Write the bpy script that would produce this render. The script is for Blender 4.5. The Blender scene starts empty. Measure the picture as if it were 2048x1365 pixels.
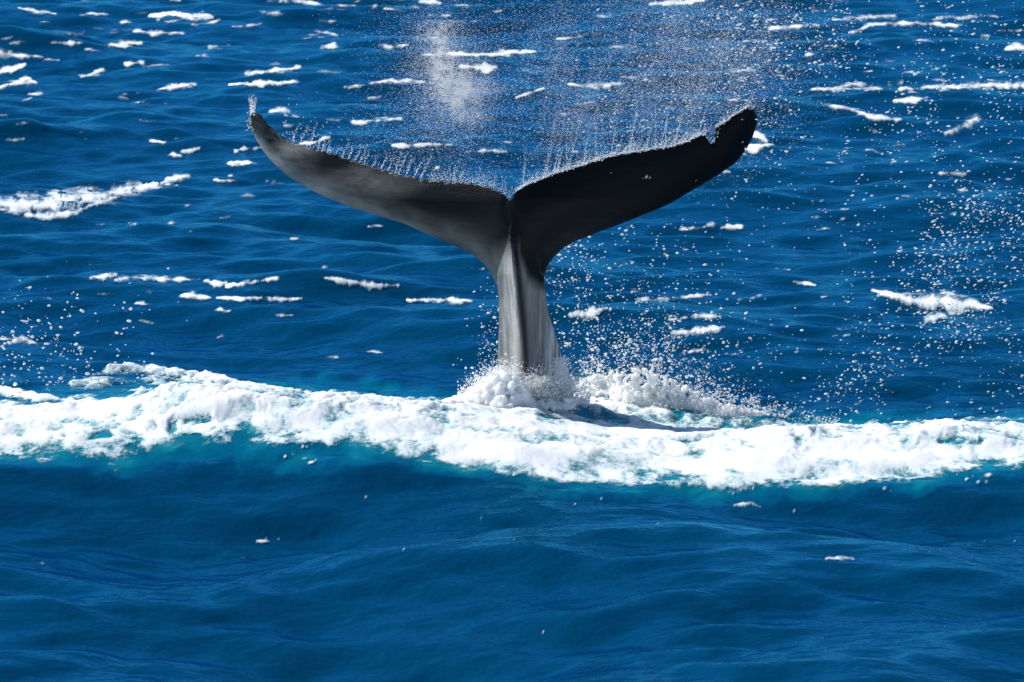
import bpy, bmesh, math, random
import numpy as np
from mathutils import Vector

rng = np.random.default_rng(11)
random.seed(11)
scene = bpy.context.scene
COL = scene.collection

# ------------------------------------------------------------------ camera, sky, sun, exposure
CAM = np.array([0.0, -45.0, 8.0])
HFOV = math.radians(11.5)
PITCH = math.radians(-9.47)
cam_data = bpy.data.cameras.new('camera')
cam = bpy.data.objects.new('camera', cam_data)
COL.objects.link(cam)
cam.location = CAM
cam.rotation_euler = (math.radians(90) + PITCH, 0, 0)
cam_data.sensor_fit = 'HORIZONTAL'
cam_data.sensor_width = 36
cam_data.angle = HFOV
cam_data.clip_start = 0.5
cam_data.clip_end = 60000
cam_data.dof.use_dof = True
cam_data.dof.focus_distance = 45.6
cam_data.dof.aperture_fstop = 5.6
scene.camera = cam

SUN = Vector((-0.66, 0.37, 0.65)).normalized()
world = bpy.data.worlds.new('World')
scene.world = world
world.use_nodes = True
wn = world.node_tree
wn.nodes.clear()
sky = wn.nodes.new('ShaderNodeTexSky')
sky.sky_type = 'NISHITA'
sky.sun_disc = False
sky.sun_elevation = math.asin(SUN.z)
sky.sun_rotation = math.atan2(SUN.x, SUN.y)
sky.air_density = 1.0
sky.dust_density = 0.0
sky.ozone_density = 5.0
bg = wn.nodes.new('ShaderNodeBackground')
bg.inputs['Strength'].default_value = 0.09
wo = wn.nodes.new('ShaderNodeOutputWorld')
wn.links.new(sky.outputs[0], bg.inputs[0])
wn.links.new(bg.outputs[0], wo.inputs[0])

sun_data = bpy.data.lights.new('sun', 'SUN')
sun_data.energy = 4.8
sun_data.angle = math.radians(0.5)
sun_data.color = (1.0, 0.965, 0.91)
sun = bpy.data.objects.new('sun', sun_data)
COL.objects.link(sun)
sun.location = (-30, 10, 40)
sun.rotation_euler = (-SUN).to_track_quat('-Z', 'Y').to_euler()

vs = scene.view_settings
vs.view_transform = 'Standard'
vs.look = 'None'
vs.exposure = 0.45
vs.gamma = 1.0
vs.use_curve_mapping = False
scene.cycles.max_bounces = 6
scene.cycles.transparent_max_bounces = 24
scene.cycles.caustics_reflective = False
scene.cycles.caustics_refractive = False
scene.cycles.sample_clamp_indirect = 4.0

# ------------------------------------------------------------------ projection (2048 x 1365 photo units) and noise
F = 1024.0 / math.tan(HFOV / 2)
fw = np.array([0, math.cos(PITCH), math.sin(PITCH)])
up = np.array([0, -math.sin(PITCH), math.cos(PITCH)])


def project(x, y, z):
    dx, dy, dz = x - CAM[0], y - CAM[1], z - CAM[2]
    w = dy * fw[1] + dz * fw[2]
    w = np.where(w < 0.05, 0.05, w)
    return 1024 + F * dx / w, 682.5 - F * (dy * up[1] + dz * up[2]) / w


def unproject(px, py, Y):
    px = np.asarray(px, float); py = np.asarray(py, float)
    a = (px - 1024) / F
    b = (682.5 - py) / F
    d = np.stack([a, fw[1] + b * up[1], fw[2] + b * up[2]], -1)
    t = (np.asarray(Y, float) - CAM[1]) / d[..., 1]
    return CAM + d * t[..., None]


def perlin(x, y, seed=0):
    r = np.random.default_rng(seed)
    n = 256
    ang = r.uniform(0, 2 * np.pi, (n, n))
    gx, gy = np.cos(ang), np.sin(ang)
    xi = np.floor(x).astype(np.int64); yi = np.floor(y).astype(np.int64)
    fx = x - xi; fy = y - yi
    u = fx * fx * fx * (fx * (fx * 6 - 15) + 10)
    v = fy * fy * fy * (fy * (fy * 6 - 15) + 10)

    def g(ix, iy, ax, ay):
        a = ix % n; b = iy % n
        return gx[a, b] * ax + gy[a, b] * ay
    n00 = g(xi, yi, fx, fy); n10 = g(xi + 1, yi, fx - 1, fy)
    n01 = g(xi, yi + 1, fx, fy - 1); n11 = g(xi + 1, yi + 1, fx - 1, fy - 1)
    return ((n00 * (1 - u) + n10 * u) * (1 - v) + (n01 * (1 - u) + n11 * u) * v) * 1.5


def fbm(x, y, seed=0, oct=4, gain=0.5):
    s = 0; a = 1.0; t = 0
    for k in range(oct):
        s = s + a * perlin(x * 2 ** k + 13.7 * k, y * 2 ** k - 7.1 * k, seed + k)
        t += a
        a *= gain
    return s / t


def billow(x, y, seed=0, oct=4, gain=0.5):
    s = 0; a = 1.0; t = 0
    for k in range(oct):
        s = s + a * (1 - 2.2 * np.abs(perlin(x * 2 ** k + 3.7 * k, y * 2 ** k + 9.1 * k, seed + k)))
        t += a
        a *= gain
    return s / t


def sstep(a, b, x):
    t = np.clip((x - a) / (b - a), 0, 1)
    return t * t * (3 - 2 * t)


# ------------------------------------------------------------------ the sea surface as a function
def ocean_tile(N, L, seed, lo, hi, wind, spread):
    r = np.random.default_rng(seed)
    k1 = np.fft.fftfreq(N, L / N) * 2 * np.pi
    kx, ky = np.meshgrid(k1, k1, indexing='ij')
    k = np.hypot(kx, ky); k[0, 0] = 1
    lam = 2 * np.pi / k
    amp = k ** -2.0                                   # height spectrum
    amp *= np.exp(-(lam / hi) ** 4) * np.exp(-(lo / lam) ** 4)
    c = np.abs((kx * wind[0] + ky * wind[1]) / k)
    amp *= (c ** spread + 0.10)
    amp[0, 0] = 0
    ph = r.normal(size=(N, N)) + 1j * r.normal(size=(N, N))
    h = np.real(np.fft.ifft2(amp * ph))
    sl = np.gradient(h, L / N)
    return h / math.sqrt(np.mean(sl[0] ** 2 + sl[1] ** 2))     # unit rms slope


def samp(T, L, x, y):
    N = T.shape[0]
    a = (x / L) * N; b = (y / L) * N
    i = np.floor(a).astype(np.int64); j = np.floor(b).astype(np.int64)
    fx = a - i; fy = b - j
    i0 = i % N; i1 = (i + 1) % N; j0 = j % N; j1 = (j + 1) % N
    return (T[i0, j0] * (1 - fx) + T[i1, j0] * fx) * (1 - fy) + (T[i0, j1] * (1 - fx) + T[i1, j1] * fx) * fy


T1 = ocean_tile(1024, 41.0, 5, 0.5, 9.0, (0.25, 0.97), 2.0)
T2 = ocean_tile(1024, 63.0, 6, 0.7, 6.0, (-0.42, 0.91), 2.0)


T3 = ocean_tile(1024, 29.0, 7, 0.30, 1.3, (0.1, 0.99), 1.5)


def swell(x, y):
    yc = -2.3 - 0.35 * np.sin(0.55 * x + 0.4) - 0.55 * sstep(0.0, 2.5, x) + 0.12 * np.sin(1.7 * x)
    A = np.interp(x, [-12, -6, -4.6, -3.6, -2.8, -1.5, -0.3, 1.3, 3, 4.2, 6, 12],
                  [0.22, 0.25, 0.27, 0.34, 0.40, 0.33, 0.18, 0.03, 0.03, 0.11, 0.2, 0.2])
    A = A * np.exp(-(np.maximum(np.abs(x) - 14, 0) / 10) ** 2)
    e = y - yc
    f = np.where(e < 0,
                 np.interp(e, [-13, -10, -8.5, -7, -6, -5, -4, -3, -2.2, -1.5, -0.9, -0.4, 0],
                           [0, -.2, -.5, -.82, -.92, -.86, -.66, -.3, .1, .48, .8, .96, 1]),
                 np.interp(e, [0, 0.4, 0.9, 1.5, 2.2, 3, 4, 5.5, 7],
                           [1, .93, .7, .3, -.12, -.4, -.45, -.2, 0]))
    dip = -0.17 * np.exp(-((y + 0.75) / 1.05) ** 2) * sstep(0.1, 0.9, x) * sstep(4.2, 2.6, x)
    return A * f + dip


def H(x, y):
    x = np.asarray(x, float); y = np.asarray(y, float)
    calm = 0.52 + 0.48 * sstep(2.5, 6, np.abs(y + 0.6))
    h1 = samp(T1, 41.0, x + 7, y + 3)
    h2 = samp(T2, 63.0, x - 11, y + 25)
    h = 0.112 * h1 + 0.078 * h2
    h = h + 1.1 * h * np.abs(h)                    # sharper crests
    fade = 1.0 / (1.0 + (np.hypot(x, y) / 600.0) ** 2)
    h = h * calm + 0.12 * samp(T3, 29.0, x + 2, y + 9)
    return h * fade + swell(x, y)


def hit(px, py):
    """first point of the sea surface along the line of sight through a photo pixel"""
    px = np.atleast_1d(np.asarray(px, float)); py = np.atleast_1d(np.asarray(py, float))
    Ys = -45 + np.geomspace(25, 260, 900)
    P = unproject(px[:, None], py[:, None], Ys[None, :])
    below = P[..., 2] < H(P[..., 0], P[..., 1])
    idx = np.argmax(below, 1)
    return P[np.arange(len(px)), idx]


# ------------------------------------------------------------------ object helpers
def tag(o, label=None, cat=None, group=None, kind=None):
    if label: o['label'] = label
    if cat: o['category'] = cat
    if group: o['group'] = group
    if kind: o['kind'] = kind
    return o


def mesh_np(name, V, quads=None, tris=None, mat=None, parent=None, attrs=None, smooth=True):
    V = np.asarray(V, np.float32)
    me = bpy.data.meshes.new(name)
    me.vertices.add(len(V))
    me.vertices.foreach_set('co', V.ravel())
    idx = []; tot = []
    if quads is not None and len(quads):
        idx.append(np.asarray(quads).ravel()); tot.append(np.full(len(quads), 4))
    if tris is not None and len(tris):
        idx.append(np.asarray(tris).ravel()); tot.append(np.full(len(tris), 3))
    idx = np.concatenate(idx).astype(np.int32); tot = np.concatenate(tot).astype(np.int32)
    me.loops.add(len(idx))
    me.loops.foreach_set('vertex_index', idx)
    me.polygons.add(len(tot))
    st = np.concatenate([[0], np.cumsum(tot)[:-1]]).astype(np.int32)
    me.polygons.foreach_set('loop_start', st)
    me.polygons.foreach_set('use_smooth', np.full(len(tot), smooth))
    me.update(calc_edges=True)
    for k, a in (attrs or {}).items():
        at = me.attributes.new(k, 'FLOAT', 'POINT')
        at.data.foreach_set('value', np.asarray(a, np.float32).ravel())
    o = bpy.data.objects.new(name, me)
    COL.objects.link(o)
    if mat: me.materials.append(mat)
    if parent: o.parent = parent
    return o


def grid_quads(n, m):
    i = np.arange(n * m).reshape(n, m)
    return np.stack([i[:-1, :-1], i[:-1, 1:], i[1:, 1:], i[1:, :-1]], -1).reshape(-1, 4)


def cull(V, Q, keep, attrs):
    """keep only quads with any kept vertex and drop loose vertices"""
    Q = Q[keep[Q].any(1)]
    used = np.zeros(len(V), bool); used[Q.ravel()] = True
    remap = np.cumsum(used) - 1
    return V[used], remap[Q], {k: a[used] for k, a in attrs.items()}


def nodes(name):
    m = bpy.data.materials.new(name)
    m.use_nodes = True
    t = m.node_tree
    t.nodes.clear()
    out = t.nodes.new('ShaderNodeOutputMaterial')

    def N(kind, **kw):
        n = t.nodes.new(kind)
        for k, v in kw.items():
            if k in n.inputs: n.inputs[k].default_value = v
            else: setattr(n, k, v)
        return n
    return m, t, out, N


# ------------------------------------------------------------------ materials
def water_material():
    m, t, out, N = nodes('sea_water')
    L = t.links.new
    tc = N('ShaderNodeNewGeometry')
    mp = N('ShaderNodeMapping'); mp.inputs['Scale'].default_value = (0.7, 0.8, 0.8)
    L(tc.outputs['Position'], mp.inputs['Vector'])
    n1 = N('ShaderNodeTexNoise', Scale=3.6, Detail=3.0, Roughness=0.5, Distortion=0.2)
    n2 = N('ShaderNodeTexNoise', Scale=19.0, Detail=3.0, Roughness=0.5, Distortion=0.3)
    L(mp.outputs[0], n1.inputs['Vector']); L(mp.outputs[0], n2.inputs['Vector'])
    b1 = N('ShaderNodeBump', Strength=1.0, Distance=0.04)
    b2 = N('ShaderNodeBump', Strength=1.0, Distance=0.008)
    L(n1.outputs[0], b1.inputs['Height'])
    L(n2.outputs[0], b2.inputs['Height']); L(b1.outputs[0], b2.inputs['Normal'])
    at = N('ShaderNodeAttribute'); at.attribute_name = 'bubbles'  # aerated water, and the turquoise of sun shining through the wave, as colour
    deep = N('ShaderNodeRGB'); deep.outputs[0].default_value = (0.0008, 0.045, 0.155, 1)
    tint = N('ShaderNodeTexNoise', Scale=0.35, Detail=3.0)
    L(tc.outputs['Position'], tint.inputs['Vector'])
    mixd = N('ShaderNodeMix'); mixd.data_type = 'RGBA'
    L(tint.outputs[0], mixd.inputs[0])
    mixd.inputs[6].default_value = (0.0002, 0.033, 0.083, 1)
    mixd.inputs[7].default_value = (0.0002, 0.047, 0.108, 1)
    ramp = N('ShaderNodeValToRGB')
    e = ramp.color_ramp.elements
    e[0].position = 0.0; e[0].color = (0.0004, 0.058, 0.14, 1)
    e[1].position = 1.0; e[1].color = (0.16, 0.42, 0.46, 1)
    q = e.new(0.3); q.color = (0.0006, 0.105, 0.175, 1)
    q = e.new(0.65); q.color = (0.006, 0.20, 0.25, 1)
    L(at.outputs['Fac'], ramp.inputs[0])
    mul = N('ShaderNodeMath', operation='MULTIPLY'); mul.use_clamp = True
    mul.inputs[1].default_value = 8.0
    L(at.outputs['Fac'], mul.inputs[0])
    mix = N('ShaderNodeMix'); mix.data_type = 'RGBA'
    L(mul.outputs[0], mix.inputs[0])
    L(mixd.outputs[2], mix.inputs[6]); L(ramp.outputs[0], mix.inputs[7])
    d = N('ShaderNodeBsdfDiffuse')
    L(mix.outputs[2], d.inputs['Color'])
    b3 = N('ShaderNodeBump', Strength=1.0, Distance=0.05)
    L(n1.outputs[0], b3.inputs['Height']); L(b3.outputs[0], d.inputs['Normal'])
    gl = N('ShaderNodeBsdfGlossy'); gl.inputs['Roughness'].default_value = 0.13
    gl.inputs['Color'].default_value = (0.07, 0.47, 0.82, 1)
    L(b2.outputs[0], gl.inputs['Normal'])
    fr = N('ShaderNodeFresnel'); fr.inputs['IOR'].default_value = 1.333
    L(b2.outputs[0], fr.inputs['Normal'])
    fk = N('ShaderNodeMath', operation='MULTIPLY'); fk.inputs[1].default_value = 1.0
    L(fr.outputs[0], fk.inputs[0])
    ms = N('ShaderNodeMixShader')
    L(fk.outputs[0], ms.inputs[0]); L(d.outputs[0], ms.inputs[1]); L(gl.outputs[0], ms.inputs[2])
    L(ms.outputs[0], out.inputs[0])
    return m


def foam_material(name, edge_lo=0.12, edge_hi=0.5, thin=(0.33, 0.56, 0.60), scale=22.0, through=0.4, scatter=0.0):
    """cover attribute: 0 = bare water, 1 = thick foam"""
    m, t, out, N = nodes(name)
    L = t.links.new
    g = N('ShaderNodeNewGeometry')
    mp = N('ShaderNodeMapping'); mp.inputs['Scale'].default_value = (1.0, 0.6, 1.2)
    L(g.outputs['Position'], mp.inputs['Vector'])
    at = N('ShaderNodeAttribute'); at.attribute_name = 'cover'
    n1 = N('ShaderNodeTexNoise', Scale=scale, Detail=5.0, Roughness=0.6, Distortion=0.8)
    L(mp.outputs[0], n1.inputs['Vector'])
    s = N('ShaderNodeMath', operation='SUBTRACT'); s.inputs[1].default_value = 0.5
    L(n1.outputs[0], s.inputs[0])
    k = N('ShaderNodeMath', operation='MULTIPLY'); k.inputs[1].default_value = 0.9
    L(s.outputs[0], k.inputs[0])
    a = N('ShaderNodeMath', operation='ADD')
    L(at.outputs['Fac'], a.inputs[0]); L(k.outputs[0], a.inputs[1])
    al = N('ShaderNodeMapRange'); al.interpolation_type = 'SMOOTHSTEP'
    al.inputs['From Min'].default_value = edge_lo; al.inputs['From Max'].default_value = edge_hi
    L(a.outputs[0], al.inputs['Value'])
    co = N('ShaderNodeMapRange'); co.interpolation_type = 'SMOOTHSTEP'
    co.inputs['From Min'].default_value = edge_lo + 0.1; co.inputs['From Max'].default_value = edge_hi + 0.28
    L(a.outputs[0], co.inputs['Value'])
    mix = N('ShaderNodeMix'); mix.data_type = 'RGBA'
    mix.inputs[6].default_value = (*thin, 1); mix.inputs[7].default_value = (0.90, 0.905, 0.90, 1)
    L(co.outputs[0], mix.inputs[0])
    n2 = N('ShaderNodeTexNoise', Scale=34.0, Detail=6.0, Roughness=0.65)
    L(g.outputs['Position'], n2.inputs['Vector'])
    b = N('ShaderNodeBump', Strength=0.4, Distance=0.006)
    L(n2.outputs[0], b.inputs['Height'])
    d = N('ShaderNodeBsdfPrincipled')
    d.inputs['Roughness'].default_value = 0.75
    d.inputs['Specular IOR Level'].default_value = 0.25
    if scatter:
        d.inputs['Subsurface Weight'].default_value = 1.0
        d.inputs['Subsurface Radius'].default_value = (1.0, 1.0, 1.0)
        d.inputs['Subsurface Scale'].default_value = scatter
    L(mix.outputs[2], d.inputs['Base Color']); L(b.outputs[0], d.inputs['Normal'])
    tr = N('ShaderNodeBsdfTranslucent'); L(mix.outputs[2], tr.inputs[0])
    ms = N('ShaderNodeMixShader'); ms.inputs[0].default_value = through
    L(d.outputs[0], ms.inputs[1]); L(tr.outputs[0], ms.inputs[2])
    tp = N('ShaderNodeBsdfTransparent')
    mx = N('ShaderNodeMixShader')
    L(al.outputs[0], mx.inputs[0]); L(tp.outputs[0], mx.inputs[1]); L(ms.outputs[0], mx.inputs[2])
    L(mx.outputs[0], out.inputs[0])
    return m


def drop_material(name, col=(0.92, 0.94, 0.95), trans=0.45, alpha=1.0):
    m, t, out, N = nodes(name)
    L = t.links.new
    d = N('ShaderNodeBsdfPrincipled')
    d.inputs['Base Color'].default_value = (*col, 1)
    d.inputs['Roughness'].default_value = 0.25
    tr = N('ShaderNodeBsdfTranslucent'); tr.inputs[0].default_value = (*col, 1)
    ms = N('ShaderNodeMixShader'); ms.inputs[0].default_value = trans
    L(d.outputs[0], ms.inputs[1]); L(tr.outputs[0], ms.inputs[2])
    if alpha < 1:
        tp = N('ShaderNodeBsdfTransparent')
        mx = N('ShaderNodeMixShader'); mx.inputs[0].default_value = alpha
        L(tp.outputs[0], mx.inputs[1]); L(ms.outputs[0], mx.inputs[2])
        L(mx.outputs[0], out.inputs[0])
    else:
        L(ms.outputs[0], out.inputs[0])
    return m


def skin_material():
    m, t, out, N = nodes('whale_skin')
    L = t.links.new
    tc = N('ShaderNodeTexCoord')
    pale = N('ShaderNodeAttribute'); pale.attribute_name = 'pale'
    mp = N('ShaderNodeMapping'); mp.inputs['Scale'].default_value = (1.0, 1.0, 2.2)
    mp.inputs['Rotation'].default_value = (0, math.radians(28), 0)
    L(tc.outputs['Object'], mp.inputs['Vector'])
    n1 = N('ShaderNodeTexNoise', Scale=2.2, Detail=4.0, Roughness=0.5, Distortion=0.1)
    n2 = N('ShaderNodeTexNoise', Scale=38.0, Detail=4.0, Roughness=0.6)
    L(mp.outputs[0], n1.inputs['Vector']); L(mp.outputs[0], n2.inputs['Vector'])
    sc_map = N('ShaderNodeMapping'); sc_map.inputs['Scale'].default_value = (3.0, 3.0, 26.0)
    sc_map.inputs['Rotation'].default_value = (0, math.radians(24), 0)
    L(tc.outputs['Object'], sc_map.inputs['Vector'])
    n3 = N('ShaderNodeTexNoise', Scale=1.0, Detail=3.0, Roughness=0.6)
    L(sc_map.outputs[0], n3.inputs['Vector'])
    r3 = N('ShaderNodeMapRange'); r3.inputs['From Min'].default_value = 0.55; r3.inputs['From Max'].default_value = 0.8
    L(n3.outputs[0], r3.inputs['Value'])
    a1 = N('ShaderNodeMapRange'); a1.inputs['From Min'].default_value = 0.25; a1.inputs['From Max'].default_value = 0.75
    L(n1.outputs[0], a1.inputs['Value'])
    ad = N('ShaderNodeMath', operation='MULTIPLY_ADD'); ad.inputs[1].default_value = 0.24
    L(r3.outputs[0], ad.inputs[0]); L(a1.outputs[0], ad.inputs[2])
    stalk = N('ShaderNodeAttribute'); stalk.attribute_name = 'stalk'
    lm = N('ShaderNodeMapping'); lm.inputs['Scale'].default_value = (17.0, 9.0, 0.8)
    L(tc.outputs['Object'], lm.inputs['Vector'])
    n6 = N('ShaderNodeTexNoise', Scale=1.0, Detail=5.0, Roughness=0.6)
    L(lm.outputs[0], n6.inputs['Vector'])
    r6 = N('ShaderNodeMapRange'); r6.inputs['From Min'].default_value = 0.32; r6.inputs['From Max'].default_value = 0.62
    r6.inputs['To Min'].default_value = 0.32; r6.inputs['To Max'].default_value = 0.70
    L(n6.outputs[0], r6.inputs['Value'])
    ch = N('ShaderNodeMix'); ch.data_type = 'FLOAT'
    L(stalk.outputs['Fac'], ch.inputs[0]); L(ad.outputs[0], ch.inputs[2]); L(r6.outputs[0], ch.inputs[3])
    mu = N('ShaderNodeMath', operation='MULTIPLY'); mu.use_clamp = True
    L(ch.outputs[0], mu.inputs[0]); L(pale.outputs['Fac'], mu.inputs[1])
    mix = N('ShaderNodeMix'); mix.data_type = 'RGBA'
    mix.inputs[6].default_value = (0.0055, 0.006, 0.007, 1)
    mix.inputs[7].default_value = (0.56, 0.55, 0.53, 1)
    L(mu.outputs[0], mix.inputs[0])
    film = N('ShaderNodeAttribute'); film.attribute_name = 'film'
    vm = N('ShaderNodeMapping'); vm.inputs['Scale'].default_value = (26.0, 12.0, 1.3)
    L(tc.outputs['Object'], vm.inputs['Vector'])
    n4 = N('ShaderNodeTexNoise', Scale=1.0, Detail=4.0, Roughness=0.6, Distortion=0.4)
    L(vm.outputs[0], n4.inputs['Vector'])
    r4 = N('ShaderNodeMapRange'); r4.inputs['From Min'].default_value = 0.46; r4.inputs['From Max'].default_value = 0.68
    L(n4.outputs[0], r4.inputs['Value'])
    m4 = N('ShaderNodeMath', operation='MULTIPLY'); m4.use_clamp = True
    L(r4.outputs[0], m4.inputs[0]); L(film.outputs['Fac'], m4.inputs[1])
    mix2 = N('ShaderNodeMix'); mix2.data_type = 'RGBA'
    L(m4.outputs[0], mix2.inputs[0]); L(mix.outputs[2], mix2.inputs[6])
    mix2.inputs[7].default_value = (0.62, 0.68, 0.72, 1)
    b = N('ShaderNodeBump', Strength=0.3, Distance=0.006)
    L(n2.outputs[0], b.inputs['Height'])
    b0 = N('ShaderNodeBump', Strength=0.25, Distance=0.02)
    L(n3.outputs[0], b0.inputs['Height']); L(b0.outputs[0], b.inputs['Normal'])
    p = N('ShaderNodeBsdfPrincipled')
    p.inputs['Roughness'].default_value = 0.33
    p.inputs['Specular IOR Level'].default_value = 0.09
    L(mix2.outputs[2], p.inputs['Base Color']); L(b.outputs[0], p.inputs['Normal'])
    L(p.outputs[0], out.inputs[0])
    return m


M_WATER = water_material()
M_FOAM = foam_material('thick_foam', 0.02, 0.55, (0.40, 0.63, 0.67), 22.0, 0.14)
M_CAP = foam_material('whitecap_foam', 0.05, 0.85, (0.50, 0.64, 0.72), 7.0, 0.12)
M_SPLASH = foam_material('splash_foam', -1.0, -0.9, (0.8, 0.84, 0.86), 22.0, 0.2, 0.09)
M_DROP = drop_material('spray_drops', (0.97, 0.98, 0.98), 0.6)
M_MIST = drop_material('fine_mist', (0.98, 0.98, 0.98), 0.6, 0.42)
M_SKIN = skin_material()

# ------------------------------------------------------------------ foam layout (photo units), read off the photograph
TOP = np.array([(-400, 835), (0, 812), (60, 806), (150, 798), (230, 794), (300, 783), (350, 772), (420, 772), (480, 782), (560, 787),
                (620, 786), (680, 785), (740, 795), (800, 801), (900, 803), (950, 790), (1000, 775), (1160, 785), (1250, 805),
                (1400, 828), (1600, 850), (1700, 852), (1850, 850), (1950, 845), (2048, 845), (2500, 840)], float)
BOT = np.array([(-400, 925), (0, 913), (90, 920), (200, 916), (300, 911), (350, 897), (420, 889), (490, 880), (560, 891), (620, 886),
                (680, 893), (740, 896), (800, 910), (870, 930), (950, 944), (1050, 951), (1150, 961), (1250, 968), (1350, 971),
                (1450, 977), (1550, 977), (1650, 970), (1750, 967), (1850, 957), (1950, 942), (2048, 932), (2500, 925)], float)


def band_sd(px, py):
    t = np.interp(px, TOP[:, 0], TOP[:, 1]); b = np.interp(px, BOT[:, 0], BOT[:, 1])
    return np.minimum(py - t, b - py)


def blob(px, py, cx, cy, rx, ry):
    return np.exp(-(((px - cx) / rx) ** 2 + ((py - cy) / ry) ** 2))


def polyline(px, py, pts):
    """1 on the line, 0 at its half width, negative beyond"""
    best = np.full(px.shape, -9.0)
    for (x0, y0, w0), (x1, y1, w1) in zip(pts[:-1], pts[1:]):
        dx, dy = x1 - x0, y1 - y0
        s = np.clip(((px - x0) * dx + (py - y0) * dy) / (dx * dx + dy * dy + 1e-9), 0, 1)
        d = np.hypot(px - x0 - s * dx, py - y0 - s * dy)
        w = w0 + (w1 - w0) * s
        best = np.maximum(best, 1 - d / np.maximum(w, 0.3))
    return best


# ------------------------------------------------------------------ water
def build_water():
    Dn = [1.0]
    while Dn[-1] < 32: Dn.append(Dn[-1] * 1.12)
    D = list(np.arange(33, 51, 0.04))
    while D[-1] < 132: D.append(D[-1] + 0.055 * (D[-1] / 50) ** 2)
    while D[-1] < 30000: D.append(D[-1] * 1.05)
    D = np.array([d for d in Dn if d < 32.6] + D)
    du = np.linspace(-1.32, 1.32, 690)
    side = 1.32 + np.cumsum(0.006 * 1.25 ** np.arange(36))
    u = np.concatenate([-side[::-1], du, side])
    DD, UU = np.meshgrid(D, u, indexing='ij')
    X = UU * DD * math.tan(HFOV / 2)
    Y = DD - 45
    Z = H(X, Y)
    px, py = project(X, Y, Z)
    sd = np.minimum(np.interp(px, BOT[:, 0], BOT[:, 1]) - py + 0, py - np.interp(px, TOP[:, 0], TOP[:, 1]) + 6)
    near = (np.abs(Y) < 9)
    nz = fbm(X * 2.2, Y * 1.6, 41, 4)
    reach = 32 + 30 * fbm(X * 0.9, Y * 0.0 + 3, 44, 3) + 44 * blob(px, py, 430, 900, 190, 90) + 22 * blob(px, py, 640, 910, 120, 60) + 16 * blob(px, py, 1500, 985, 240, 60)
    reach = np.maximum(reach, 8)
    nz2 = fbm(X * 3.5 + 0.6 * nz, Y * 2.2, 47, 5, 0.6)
    bub_glow = sstep(-1.1, 0.9, sd / reach + 0.4 * nz + 0.7 * nz2) * near  # bubbles under the foam plus painted glow of light through the wave face
    bub_glow = bub_glow * 0.62 + 0.4 * bub_glow * np.clip(nz * 2, 0, 1)
    bub_glow *= np.where(np.abs(X) < 9, 1, 0)
    V = np.stack([X, Y, Z], -1).reshape(-1, 3)
    o = mesh_np('water', V, grid_quads(*X.shape), mat=M_WATER, attrs={'bubbles': bub_glow})
    tag(o, 'deep blue choppy open sea around the whale', 'sea', kind='structure')
    return o


build_water()


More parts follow.
